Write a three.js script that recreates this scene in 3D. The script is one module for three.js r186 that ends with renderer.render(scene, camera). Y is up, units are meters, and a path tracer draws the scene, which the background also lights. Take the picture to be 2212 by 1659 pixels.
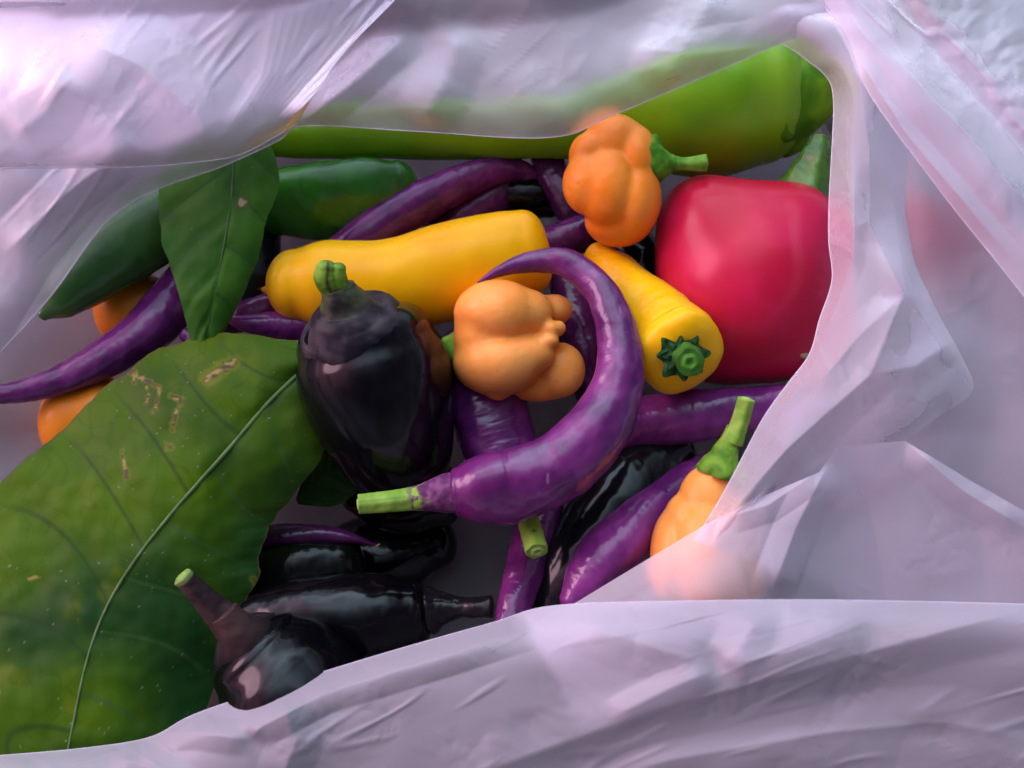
import * as THREE from 'three';
import { MarchingCubes } from 'three/addons/objects/MarchingCubes.js';
import { ImprovedNoise } from 'three/addons/math/ImprovedNoise.js';
import { mergeVertices, mergeGeometries } from 'three/addons/utils/BufferGeometryUtils.js';

// ---------------------------------------------------------------- camera, sky, sun, exposure
const scene = new THREE.Scene();
const W = 1024, H = 768;
const camera = new THREE.PerspectiveCamera(40, W / H, 0.02, 30);
const PITCH = THREE.MathUtils.degToRad(74), DIST = 0.37;
const FWD = new THREE.Vector3(0, -Math.sin(PITCH), -Math.cos(PITCH));
const RIGHT = new THREE.Vector3(1, 0, 0), UP = new THREE.Vector3(0, Math.cos(PITCH), -Math.sin(PITCH)), BACK = FWD.clone().negate();
const TARGET = new THREE.Vector3(0, 0.04, 0);
camera.position.copy(TARGET).addScaledVector(FWD, -DIST);
camera.up.copy(UP); camera.lookAt(TARGET);
camera.focus = 0.352; camera.userData.fStop = 11;
camera.updateMatrixWorld();

const noise3 = new ImprovedNoise();
const N = (x, y, z = 0) => noise3.noise(x + 31.7, y + 17.3, z + 5.1);
const fbm = (x, y, z, o = 4) => { let s = 0, a = 0.5, f = 1; for (let i = 0; i < o; i++) { s += a * N(x * f, y * f, z * f); a *= 0.5; f *= 2.03; } return s; };
const sst = (a, b, x) => { const t = Math.min(1, Math.max(0, (x - a) / (b - a))); return t * t * (3 - 2 * t); };
const mix = (a, b, t) => a + (b - a) * t;
const mixc = (a, b, t) => [mix(a[0], b[0], t), mix(a[1], b[1], t), mix(a[2], b[2], t)];

const SUN = new THREE.Vector3(-0.86, 0.42, -0.28).normalize(), BRIGHT = new THREE.Vector3(-0.15, 0.60, -0.78).normalize();
{ // evening sky: rosy near the low sun, pale where it is still bright, dark cloud overhead and behind
  const w = 512, h = 256, d = new Float32Array(w * h * 4), v = new THREE.Vector3();
  for (let j = 0; j < h; j++) for (let i = 0; i < w; i++) {
    const lat = ((j + 0.5) / h - 0.5) * Math.PI, lon = ((i + 0.5) / w - 0.5) * 2 * Math.PI;
    v.set(Math.cos(lat) * Math.cos(lon), Math.sin(lat), Math.cos(lat) * Math.sin(lon));
    const g = Math.max(0, v.dot(SUN)), up = Math.max(0, v.y), open = Math.max(0, v.dot(BRIGHT));
    let c = mixc([0.12, 0.13, 0.17], [0.035, 0.04, 0.055], sst(0.1, 0.9, up));
    const day = 0.95 * Math.pow(open, 5), glow = 0.55 * Math.pow(g, 7);
    c = [c[0] + 1.68 * day + 2.6 * glow, c[1] + 2.2 * day + 0.9 * glow, c[2] + 2.6 * day + 1.45 * glow];
    const q = 1.5 / (0.25 + up), cl = fbm(v.x * q, v.z * q, 3.3, 5) * sst(0.02, 0.2, up);
    c = c.map((k) => k * (1 + 1.3 * Math.max(-0.5, Math.min(0.5, 1.6 * cl))));
    if (v.y < 0) c = mixc(c, [0.10, 0.095, 0.09], sst(0, 0.08, -v.y));
    const k = (j * w + i) * 4; d[k] = c[0]; d[k + 1] = c[1]; d[k + 2] = c[2]; d[k + 3] = 1;
  }
  const t = new THREE.DataTexture(d, w, h, THREE.RGBAFormat, THREE.FloatType);
  t.mapping = THREE.EquirectangularReflectionMapping; t.magFilter = t.minFilter = THREE.LinearFilter; t.needsUpdate = true;
  scene.background = t; scene.environment = t;
}
const sun = new THREE.DirectionalLight(new THREE.Color().setRGB(1, 0.64, 0.74), 1.15);
sun.position.copy(SUN).multiplyScalar(1.2); sun.target.position.set(0, 0, 0); scene.add(sun, sun.target);
sun.castShadow = true; sun.shadow.radius = 60; sun.shadow.mapSize.set(2048, 2048);
Object.assign(sun.shadow.camera, { left: -0.4, right: 0.4, top: 0.4, bottom: -0.4, near: 0.1, far: 3 });
const EXPOSURE = 1.85;

// ---------------------------------------------------------------- helpers
// The photograph is measured on a 2212 x 1659 grid; spot(x, y, cm) is the place seen there at that height above the table.
const GX = 1106, GY = 829.5, FOCAL = GY / Math.tan(THREE.MathUtils.degToRad(20));
function ray(px, py) { return FWD.clone().addScaledVector(RIGHT, (px - GX) / FOCAL).addScaledVector(UP, -(py - GY) / FOCAL); }
function spot(px, py, cm) { const r = ray(px, py); return camera.position.clone().addScaledVector(r, (cm * 0.01 - camera.position.y) / r.y); }
const grid2m = (p) => p.clone().sub(camera.position).dot(FWD) / FOCAL;    // metres per grid step at p
const lerpArr = (a, f) => { const n = a.length - 1, x = Math.min(n - 1e-6, Math.max(0, f)), i = Math.floor(x), t = x - i; const p0 = a[Math.max(0, i - 1)], p1 = a[i], p2 = a[i + 1], p3 = a[Math.min(n, i + 2)]; return 0.5 * (2 * p1 + (p2 - p0) * t + (2 * p0 - 5 * p1 + 4 * p2 - p3) * t * t + (3 * p1 - p0 - 3 * p2 + p3) * t * t * t); };

const lin = (a, f) => { const i = Math.min(a.length - 2, Math.floor(f)), t = f - i; return mix(a[i], a[i + 1], mix(t, t * t * (3 - 2 * t), 0.3)); };
const used = {};
function numbered(n) { used[n] = (used[n] ?? -1) + 1; return used[n] ? n + '_' + String(used[n]).padStart(3, '0') : n; }
function mesh(name, geo, mat, parent, label) { const m = new THREE.Mesh(geo, mat); m.name = name; m.castShadow = m.receiveShadow = true; if (label) m.userData.label = label; parent?.add(m); return m; }
// parts: [name, geometry in world metres, material, [sub-parts], label]
function thing(name, label, category, parts, group) {
  const box = new THREE.Box3();
  const each = (ps, f) => ps.forEach((p) => { f(p[1]); if (p[3]) each(p[3], f); });
  each(parts, (g) => { g.computeBoundingBox(); box.union(g.boundingBox); });
  const base = new THREE.Vector3((box.min.x + box.max.x) / 2, box.min.y, (box.min.z + box.max.z) / 2);
  each(parts, (g) => g.translate(-base.x, -base.y, -base.z));
  const root = new THREE.Group(); root.name = numbered(name); root.position.copy(base); scene.add(root);
  root.userData = { label, category }; if (group) root.userData.group = group;
  const put = (ps, to) => ps.forEach((p) => { const m = mesh(p[0], p[1], p[2], to, p[4]); if (p[3]) put(p[3], m); });
  put(parts, root);
  return root;
}
function gridGeo(nu, nv, f, opt = {}) { // f(i, j) -> [Vector3, colour, u, v]
  const pos = new Float32Array((nu + 1) * (nv + 1) * 3), col = new Float32Array(pos.length), uv = new Float32Array((nu + 1) * (nv + 1) * 2), idx = [];
  for (let i = 0; i <= nu; i++) for (let j = 0; j <= nv; j++) {
    const k = i * (nv + 1) + j, [p, c, u, v] = f(i, j);
    pos.set([p.x, p.y, p.z], k * 3); col.set(c ?? [1, 1, 1], k * 3); uv.set([u ?? i / nu, v ?? j / nv], k * 2);
    if (i < nu && j < nv) { const a = k, b = k + nv + 1; opt.flip ? idx.push(a, a + 1, b, b, a + 1, b + 1) : idx.push(a, b, a + 1, b, b + 1, a + 1); }
  }
  const g = new THREE.BufferGeometry();
  g.setAttribute('position', new THREE.BufferAttribute(pos, 3)); g.setAttribute('color', new THREE.BufferAttribute(col, 3)); g.setAttribute('uv', new THREE.BufferAttribute(uv, 2)); g.setIndex(idx);
  g.computeVertexNormals(); g.userData.nv = nv;
  if (opt.wrap) { const n = g.attributes.normal; for (let i = 0; i <= nu; i++) { const a = i * (nv + 1), b = a + nv, s = new THREE.Vector3(n.getX(a) + n.getX(b), n.getY(a) + n.getY(b), n.getZ(a) + n.getZ(b)).normalize(); n.setXYZ(a, s.x, s.y, s.z); n.setXYZ(b, s.x, s.y, s.z); } }
  return g;
}
// A body swept along pts [x, y, cm, radius in grid steps]. capA / capB: length of the rounded ends in radii; 'flat' closes with a disc.
// shape(t, angle, p) multiplies the radius, color(t, angle, p) gives linear rgb; dimple draws the ends in.
function sweep(pts, o = {}) {
  const P = pts.map((q) => spot(q[0], q[1], q[2])), R = pts.map((q, i) => q[3] * grid2m(P[i]));
  const curve = new THREE.CatmullRomCurve3(P, false, 'centripetal'), n = P.length - 1;
  const seg = o.seg ?? 120, rad = o.rad ?? 56, capN = 14;
  const rings = []; // {c, r, s}
  for (let i = 0; i <= seg; i++) { const t = i / seg; rings.push({ c: curve.getPoint(t), r: Math.max(1e-5, lerpArr(R, t * n)), t, tan: curve.getTangent(Math.min(0.9999, Math.max(0.0001, t))) }); }
  const cap = (end, len, dimple, pow) => {
    const e = end ? rings[rings.length - 1] : rings[0], dir = e.tan.clone().multiplyScalar(end ? 1 : -1), out = [];
    for (let k = 1; k <= capN; k++) {
      const a = (k / capN) * Math.PI / 2, rr = Math.pow(Math.cos(a), pow), x = Math.sin(a) * len - dimple * Math.exp(-Math.pow(rr / 0.42, 2)) * sst(0.9, 0.1, rr);
      out.push({ c: e.c.clone().addScaledVector(dir, x * e.r), r: Math.max(1e-5, rr * e.r), t: e.t, tan: e.tan.clone() });
    }
    return out;
  };
  const flat = (end) => { const e = end ? rings[rings.length - 1] : rings[0]; return [0.93, 0.6, 0.001].map((k, i) => ({ c: e.c.clone().addScaledVector(e.tan, (end ? 1 : -1) * (i === 0 ? 0.05 : 0.02) * e.r), r: e.r * k, t: e.t, tan: e.tan.clone() })); };
  const A = o.capA === 'flat' ? flat(0) : o.capA ? cap(0, o.capA, o.dimpleA ?? 0, o.powA ?? 1) : [], B = o.capB === 'flat' ? flat(1) : o.capB ? cap(1, o.capB, o.dimpleB ?? 0, o.powB ?? 1) : [];
  const all = [...A.reverse(), ...rings, ...B];
  // frames by parallel transport
  let nx = (Math.abs(all[0].tan.dot(BACK)) > 0.9 ? UP : BACK).clone(); let prev = all[0].tan;
  const fr = all.map((r) => { const q = new THREE.Quaternion().setFromUnitVectors(prev, r.tan); nx.applyQuaternion(q); nx.addScaledVector(r.tan, -nx.dot(r.tan)).normalize(); prev = r.tan; return [nx.clone(), r.tan.clone().cross(nx)]; });
  let len = 0;
  return gridGeo(all.length - 1, rad, (i, j) => {
    const r = all[i], th = (j / rad) * 2 * Math.PI; if (i && j === 0) len += r.c.distanceTo(all[i - 1].c);
    const d = fr[i][0].clone().multiplyScalar(Math.cos(th)).addScaledVector(fr[i][1], Math.sin(th) * (o.squash ?? 1));
    const p0 = r.c.clone().addScaledVector(d, r.r), k = o.shape ? o.shape(r.t, th, p0, i / (all.length - 1)) : 1;
    const p = r.c.clone().addScaledVector(d, r.r * k);
    if (o.lump) { const l = o.lump; p.addScaledVector(d, l[0] * 0.01 * fbm(p0.x * 100 * l[1], p0.y * 100 * l[1], p0.z * 100 * l[1], l[2] ?? 3) * Math.min(1, r.r / 0.004)); }
    return [p, o.color ? o.color(r.t, th, p0, i / (all.length - 1)) : [1, 1, 1], len * 100, j / rad * 4];
  }, { wrap: true, flip: true });
}
// A blob carved from a distance field. f(x, y, z) in grid steps about the centre (x right, y down, z towards the viewer).
function blob(cx, cy, cm, half, f, color, res = 88) {
  const c = spot(cx, cy, cm), s = grid2m(c), mc = new MarchingCubes(res, new THREE.MeshBasicMaterial(), false, false, 90000);
  mc.isolation = 0;
  const hs = res / 2;
  for (let k = 0; k < res; k++) for (let j = 0; j < res; j++) for (let i = 0; i < res; i++) mc.field[(k * res + j) * res + i] = -f((i - hs) / hs * half, (j - hs) / hs * half, (k - hs) / hs * half);
  mc.update();
  const n = mc.count, src = mc.positionArray, pos = new Float32Array(n * 3), nor = new Float32Array(n * 3), col = new Float32Array(n * 3), v = new THREE.Vector3();
  for (let i = 0; i < n; i++) {
    const x = src[i * 3] * half, y = src[i * 3 + 1] * half, z = src[i * 3 + 2] * half, e = 0.8;
    const gx = f(x + e, y, z) - f(x - e, y, z), gy = f(x, y + e, z) - f(x, y - e, z), gz = f(x, y, z + e) - f(x, y, z - e);
    v.copy(c).addScaledVector(RIGHT, x * s).addScaledVector(UP, -y * s).addScaledVector(BACK, z * s); pos.set([v.x, v.y, v.z], i * 3);
    col.set(color(x, y, z, v), i * 3);
    v.set(0, 0, 0).addScaledVector(RIGHT, gx).addScaledVector(UP, -gy).addScaledVector(BACK, gz).normalize(); nor.set([v.x, v.y, v.z], i * 3);
  }
  // right, down, back is a left-handed frame: turn the faces round
  const flipT = (a) => { for (let i = 0; i < n; i += 3) for (let q = 0; q < 3; q++) { const t = a[(i + 1) * 3 + q]; a[(i + 1) * 3 + q] = a[(i + 2) * 3 + q]; a[(i + 2) * 3 + q] = t; } };
  const fa = new THREE.Vector3(), fb = new THREE.Vector3(), fc = new THREE.Vector3(), nn = new THREE.Vector3();
  fa.fromArray(pos, 0); fb.fromArray(pos, 3); fc.fromArray(pos, 6); nn.fromArray(nor, 0);
  if (fb.clone().sub(fa).cross(fc.clone().sub(fa)).dot(nn) < 0) [pos, nor, col].forEach(flipT);
  const g = new THREE.BufferGeometry();
  g.setAttribute('position', new THREE.BufferAttribute(pos, 3)); g.setAttribute('normal', new THREE.BufferAttribute(nor, 3)); g.setAttribute('color', new THREE.BufferAttribute(col, 3));
  g.setAttribute('uv', new THREE.BufferAttribute(Float32Array.from({ length: n * 2 }, (_, q) => (q % 2 ? src[((q - 1) / 2) * 3 + 1] : src[(q / 2) * 3]) * half / 45), 2));
  return mergeVertices(g, 1e-7);
}
const ell = (x, y, z, cx, cy, cz, a, b, c) => { const X = x - cx, Y = y - cy, Z = z - cz, k0 = Math.hypot(X / a, Y / b, Z / c), k1 = Math.hypot(X / (a * a), Y / (b * b), Z / (c * c)); return k1 < 1e-9 ? -Math.min(a, b, c) : k0 * (k0 - 1) / k1; };
const smin = (a, b, k) => { const h = Math.max(k - Math.abs(a - b), 0) / k; return Math.min(a, b) - h * h * k / 4; };
const lobes = (list, k) => (x, y, z) => { let d = 0.9 * fbm(x / 24 + list[0][0], y / 24, z / 24, 3), w = d; d = 1e9; for (const l of list) d = smin(d, ell(x, y, z, ...l), k); return k < 20 ? d + w : d; };

// fine crumpling of thin film: small facets that meet in creases, in drifts
function filmBump() {
  const n = 768, d = new Uint8Array(n * n * 4), T = 2 * Math.PI / n;
  const cells = (u, v, c) => { const x = u * c, y = v * c, ix = Math.floor(x), iy = Math.floor(y); let m = 9; for (let i = -1; i < 2; i++) for (let j = -1; j < 2; j++) { const hx = (ix + i + c) % c, hy = (iy + j + c) % c, r = (k) => { const s = Math.sin(hx * 127.1 + hy * 311.7 + k * 74.7 + c * 9.1) * 43758.5453; return s - Math.floor(s); }; m = Math.min(m, Math.hypot(ix + i + r(1) - x, iy + j + r(2) - y)); } return m; };
  for (let j = 0; j < n; j++) for (let i = 0; i < n; i++) {
    const a = i * T, b = j * T, P = (f, z) => N(Math.cos(a) * f + z, Math.sin(a) * f + Math.cos(b) * f, Math.sin(b) * f + z);
    const u = i / n + 0.02 * P(1.5, 2) + 1, v = j / n + 0.02 * P(1.5, 7) + 1, m = sst(-0.15, 0.4, P(0.9, 4)), m2 = sst(0, 0.45, P(1.3, 11));
    const h = 0.9 - 0.55 * cells(u, v, 7) * m - 0.28 * cells(u, v, 17) * m2 - 0.10 * cells(u, v, 41) * m2;
    d.fill(Math.max(0, Math.min(255, 255 * h)), (j * n + i) * 4, (j * n + i) * 4 + 3); d[(j * n + i) * 4 + 3] = 255;
  }
  const t = new THREE.DataTexture(d, n, n); t.wrapS = t.wrapT = THREE.RepeatWrapping; t.magFilter = THREE.LinearFilter; t.minFilter = THREE.LinearMipmapLinearFilter; t.generateMipmaps = true; t.rotation = 0.5; t.needsUpdate = true; return t;
}
function skinBump() { // faint dents and stretch marks, tiles seamlessly
  const n = 256, d = new Uint8Array(n * n * 4), T = 2 * Math.PI / n;
  for (let j = 0; j < n; j++) for (let i = 0; i < n; i++) {
    const a = i * T, b = j * T, P = (f, g, z) => N(Math.cos(a) * f, Math.sin(a) * f + Math.cos(b) * g, Math.sin(b) * g + z);
    const v = 0.5 + 0.30 * P(1.6, 0.8, 1) + 0.22 * P(3.5, 1.6, 5) + 0.14 * P(7, 4, 9) + 0.07 * P(14, 12, 3);
    d.fill(Math.max(0, Math.min(255, 255 * v)), (j * n + i) * 4, (j * n + i) * 4 + 3); d[(j * n + i) * 4 + 3] = 255;
  }
  const t = new THREE.DataTexture(d, n, n); t.wrapS = t.wrapT = THREE.RepeatWrapping; t.magFilter = THREE.LinearFilter; t.minFilter = THREE.LinearMipmapLinearFilter; t.generateMipmaps = true; t.repeat.set(0.35, 0.5); t.needsUpdate = true; return t;
}
const DENTS = skinBump();
const skin = (rough, o = {}) => new THREE.MeshPhysicalMaterial({ vertexColors: true, roughness: rough, clearcoat: o.coat ?? 0, clearcoatRoughness: o.coatRough ?? 0.25, specularIntensity: o.spec ?? 0.4, ...(o.bump ? { bumpMap: DENTS, bumpScale: o.bump } : {}), side: THREE.DoubleSide });
const M = {
  purple: skin(0.19, { spec: 0.85, bump: 0.00010 }), black: skin(0.14, { spec: 0.5 }), orange: skin(0.3), yellow: skin(0.28, { spec: 0.4, bump: 0.00004 }), red: skin(0.27, { spec: 0.4 }), green: skin(0.22, { spec: 0.7 }), darkGreen: skin(0.24, { spec: 0.9 }), stem: skin(0.55), calyx: skin(0.5, { spec: 0.22 }),
  leaf: new THREE.MeshPhysicalMaterial({ vertexColors: true, roughness: 0.42, transmission: 0.25, thickness: 0, side: THREE.DoubleSide, specularIntensity: 0.14 }),
  film: new THREE.MeshPhysicalMaterial({ color: new THREE.Color().setRGB(0.86, 0.79, 0.90), roughness: 0.54, transmission: 0.70, thickness: 0.001, ior: 1.22, specularIntensity: 0.7, clearcoat: 0.12, clearcoatRoughness: 0.24, bumpMap: filmBump(), bumpScale: 0.0016, side: THREE.DoubleSide }),
  clearFilm: null, hem: new THREE.MeshPhysicalMaterial({ color: new THREE.Color().setRGB(0.80, 0.74, 0.84), roughness: 0.3, transmission: 0.35, thickness: 0, side: THREE.DoubleSide }),
  table: new THREE.MeshStandardMaterial({ vertexColors: true, roughness: 0.85 }),
};
M.clearFilm = M.film.clone(); M.clearFilm.transmission = 0.93; M.clearFilm.roughness = 0.35;
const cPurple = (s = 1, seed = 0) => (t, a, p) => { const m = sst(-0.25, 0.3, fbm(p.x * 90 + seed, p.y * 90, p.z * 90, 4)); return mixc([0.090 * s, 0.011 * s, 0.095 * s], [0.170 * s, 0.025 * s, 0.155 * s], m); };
const cBlack = (tint = [0.0035, 0.0028, 0.0045]) => (t, a, p) => { const m = 0.7 + 0.8 * Math.abs(fbm(p.x * 120, p.y * 120, p.z * 120, 3)); return tint.map((c) => c * m); };
const cFlat = (c1, c2, f = 60) => (t, a, p) => mixc(c1, c2, sst(-0.3, 0.3, fbm(p.x * f, p.y * f, p.z * f, 3)));
const bcol = (c1, c2, f = 60) => (x, y, z, p) => mixc(mixc(c1, c2, sst(-0.3, 0.3, fbm(p.x * f, p.y * f, p.z * f, 3))), [0.35, 0.10, 0.02], 0.35 * sst(0.58, 0.75, N(p.x * 650, p.y * 650, p.z * 650)));
const GREENSTEM = [[0.16, 0.33, 0.03], [0.26, 0.42, 0.06]];

// ---------------------------------------------------------------- table and bag
{
  const g = gridGeo(60, 60, (i, j) => { const x = (i / 60 - 0.5) * 2.4, z = (j / 60 - 0.5) * 2.4, n = fbm(x * 6, 1, z * 30, 4); return [new THREE.Vector3(x, -0.031, z), mixc([0.045, 0.038, 0.034], [0.10, 0.085, 0.072], sst(-0.3, 0.3, n))]; }, { flip: true });
  const m = mesh('ground', g, M.table, scene); m.userData = { label: 'grey brown surface under the bag', category: 'ground', kind: 'structure' };
}
const seglen = (px, py, a, b) => { const dx = b[0] - a[0], dy = b[1] - a[1], L2 = dx * dx + dy * dy, t = Math.min(1, Math.max(0, ((px - a[0]) * dx + (py - a[1]) * dy) / L2)); return [Math.hypot(px - a[0] - dx * t, py - a[1] - dy * t), t]; };
function creases(list) { // [points, width, height cm, sharp?]
  return (px, py) => { let h = 0; for (const [pts, w, amp, pow = 1] of list) { let best = 1e9, bt = 0; for (let k = 0; k + 1 < pts.length; k++) { const [d, t] = seglen(px, py, pts[k], pts[k + 1]); if (d < best) { best = d; bt = (k + t) / (pts.length - 1); } } if (best < w) h += amp * Math.pow(1 - best / w, pow) * sst(0, 0.22, bt) * sst(1, 0.78, bt); } return h; };
}
const rot2 = (x, y, a) => [x * Math.cos(a) + y * Math.sin(a), -x * Math.sin(a) + y * Math.cos(a)];
const near = (x, y) => { const ix = Math.floor(x), iy = Math.floor(y); let m = 9; for (let i = -1; i < 2; i++) for (let j = -1; j < 2; j++) { const r = (k) => { const s = Math.sin((ix + i) * 127.1 + (iy + j) * 311.7 + k * 74.7) * 43758.5453; return s - Math.floor(s); }; m = Math.min(m, Math.hypot(ix + i + r(1) - x, iy + j + r(2) - y)); } return m; };
// a sheet of film through rows of [x, y, cm]; waves, facets, lines: [angle, along scale, across scale, cm, seed]
function sheet(rows, nu, nv, o = {}) {
  const nr = rows.length - 1, nc = rows[0].length - 1, cr = creases(o.creases ?? []);
  return gridGeo(nu, nv, (i, j) => {
    const fr = i / nu * nr, fc = j / nv * nc;
    const q = [0, 1, 2].map((k) => lerpArr(rows.map((r) => (o.lin ? lin : lerpArr)(r.map((p) => p[k]), fc)), fr));
    const [px, py] = q; let h = q[2] + cr(px, py);
    const edge = o.edgeIn ? sst(0, 0.06, i / nu) : 1;
    const soft = 0.35 + 0.65 * edge;
    for (const [ang, sa, sc, amp, lo] of o.waves ?? []) { const [a, b] = rot2(px, py, ang); h += amp * soft * N(a / sa, b / sc, (lo ?? 0) + 7.7); }
    for (const [ang, sa, sc, amp, lo] of o.facets ?? []) { const [a, b] = rot2(px + 30 * N(px / 120, py / 120, 3), py, ang); h -= amp * soft * near(a / sa + (lo ?? 0) * 3.1, b / sc + 5); }
    for (const [ang, sa, sc, amp, lo] of o.lines ?? []) { const [a, b] = rot2(px, py, ang); const n = Math.abs(N(a / sa, b / sc, (lo ?? 0) + 2.2)); h += amp * soft * sst(0.16, 0, n) * sst(-0.1, 0.35, N(px / 190, py / 190, (lo ?? 0) + 9)); }
    if (o.crumple) { const far = sst(60, 300, (px - 1900) * 0.8 - (py - 120) * 0.6); h -= 0.34 * far * near(px / 70 + 0.4 * N(px / 50, py / 50, 1), py / 44) + 0.1 * far * near(px / 26, py / 21 + 7); }
    const n0 = o.edge && i < 3 ? o.edge : 0;
    return [spot(px, py, h - n0), null, px / 1000, py / 1000];
  });
}
{
  const parts = [];
  // floor and inner wall of the bag
  const inside = (i0, i1) => gridGeo(i1 - i0, 130, (ii, j) => {
    const i = ii + i0, x = (i / 150 - 0.5) * 52, z = (j / 130 - 0.5) * 44, rx = (x - 0.3) / 22, rz = (z - 0.8) / 17.5, d = Math.pow(Math.pow(Math.abs(rx), 3) + Math.pow(Math.abs(rz), 3), 1 / 3);
    const west = sst(5, -5, x); let h = -2.9 + west * (8.3 * sst(0.42, 1.1, d) - 8.2 * sst(1.15, 1.5, d));
    h += 0.35 * (1 - 2 * Math.abs(N(x / 3, z / 5, 2))) * sst(0.4, 1, d) + 0.1 * N(x / 1.2, z / 1.5, 4);
    return [new THREE.Vector3(x * 0.01, Math.max(-2.95, h) * 0.01, z * 0.01), null, x / 16, z / 16];
  }, { flip: true });
  parts.push(['inner_wall', inside(0, 40), M.film], ['bag_floor', inside(40, 150), M.clearFilm]);
  // back edge of the mouth
  parts.push(['back_panel', sheet([
    [[-220, 990, 5.6], [0, 762, 6.2], [110, 640, 6.5], [230, 480, 6.9], [340, 410, 7.1], [480, 360, 7.3], [600, 305, 7.6], [660, 272, 7.8], [900, 284, 8.1], [1190, 297, 8.3], [1340, 243, 8.2], [1690, 93, 7.9], [1910, 0, 7.6], [2150, -100, 7.2]],
    [[-260, 900, 6.6], [-60, 680, 7.1], [60, 570, 7.4], [180, 420, 7.7], [300, 350, 7.9], [450, 300, 8.1], [600, 245, 8.3], [680, 215, 8.4], [900, 205, 8.9], [1180, 200, 9.1], [1320, 165, 9.0], [1640, 35, 8.7], [1860, -60, 8.4], [2110, -170, 8]],
    [[-330, 700, 7.4], [-160, 480, 7.7], [-20, 400, 7.9], [120, 270, 8.0], [260, 200, 8.1], [430, 150, 8.3], [600, 110, 8.5], [720, 90, 8.6], [900, 80, 8.9], [1150, 60, 9.1], [1300, 30, 9], [1580, -80, 8.6], [1810, -180, 8.2], [2080, -290, 7.8]],
    [[-400, 350, 7.4], [-250, 150, 7.6], [-100, 60, 7.9], [80, -30, 8.2], [240, -60, 8.4], [420, -80, 8.6], [600, -90, 8.8], [740, -100, 8.8], [900, -110, 8.8], [1130, -120, 8.8], [1270, -140, 8.7], [1520, -240, 8.2], [1760, -340, 7.8], [2040, -450, 7.2]],
    [[-600, -200, -2.6], [-400, -350, -2.6], [-200, -420, -2.6], [0, -480, -2.6], [200, -500, -2.6], [400, -510, -2.6], [600, -520, -2.6], [750, -520, -2.6], [920, -520, -2.6], [1120, -520, -2.6], [1250, -540, -2.6], [1480, -600, -2.6], [1720, -700, -2.6], [2000, -800, -2.6]],
  ], 150, 300, { creases: [[[[0, 560], [140, 420], [300, 300]], 60, 0.35], [[[30, 800], [150, 600], [300, 420]], 40, 0.25], [[[640, 275], [760, 180], [900, 60]], 50, 0.4], [[[900, 280], [960, 180], [1000, 40]], 70, 0.3], [[[1420, 210], [1490, 80], [1560, -40]], 90, 0.35], [[[1680, 95], [1500, 120], [1350, 100]], 60, 0.25]], waves: [[-0.4, 360, 200, 0.35, 3], [0.6, 700, 70, 0.08, 1]], facets: [[0.3, 330, 240, 0.22]], lines: [[-0.9, 400, 60, 0.03, 5]] }), M.film]);
  // the part of the back panel that is folded over
  parts.push(['folded_flap', sheet([
    [[-280, 380, 9.0], [0, 365, 9.0], [150, 363, 9.0], [300, 361, 9.0], [420, 351, 9.0], [510, 337, 9.0], [580, 304, 9.0], [645, 266, 9.0]],
    [[-280, 330, 9.7], [0, 320, 9.7], [150, 316, 9.7], [300, 312, 9.7], [430, 298, 9.7], [525, 280, 9.7], [600, 252, 9.6], [668, 222, 9.5]],
    [[-280, 200, 10.2], [0, 190, 10.3], [160, 188, 10.4], [330, 182, 10.3], [480, 170, 10.2], [590, 150, 10.1], [680, 130, 9.9], [745, 112, 9.8]],
    [[-280, 60, 10.1], [0, 50, 10.3], [170, 48, 10.4], [360, 40, 10.3], [530, 30, 10.2], [660, 10, 10.1], [770, -10, 9.9], [880, -30, 9.7]],
    [[-300, -90, 10.3], [0, -100, 10.4], [180, -110, 10.5], [400, -120, 10.4], [590, -130, 10.3], [740, -150, 10.2], [860, -170, 10.0], [990, -190, 9.8]],
    [[-340, -520, -2.6], [0, -540, -2.6], [200, -560, -2.6], [440, -570, -2.6], [650, -570, -2.6], [820, -580, -2.6], [960, -590, -2.6], [1100, -600, -2.6]],
  ], 150, 200, { creases: [[[[470, 330], [420, 240], [300, 140], [120, 60]], 120, 0.35], [[[60, 110], [180, 190], [300, 330]], 90, 0.18], ...Array.from({ length: 13 }, (_, k) => { const u = k / 12, w = Math.sin(k * 12.9) * 0.5 + 0.5; return [[[450 + 160 * u + 40 * w, 340 - 60 * u - 50 * w], [555 + 170 * u + 20 * w, 190 - 50 * w], [600 + 330 * u, 40 - 90 * w]], 16 + 22 * w, 0.03 + 0.13 * (1 - w) * (0.3 + u), 1.2]; }), [[[600, 290], [745, 130], [930, -60]], 26, 0.26], [[[20, 300], [100, 240], [150, 150]], 80, 0.18]], waves: [[0.3, 420, 260, 0.14]], facets: [[-0.3, 420, 340, 0.10, 2]], lines: [[-0.85, 500, 50, 0.06, 4]] }), M.film]);
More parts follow.
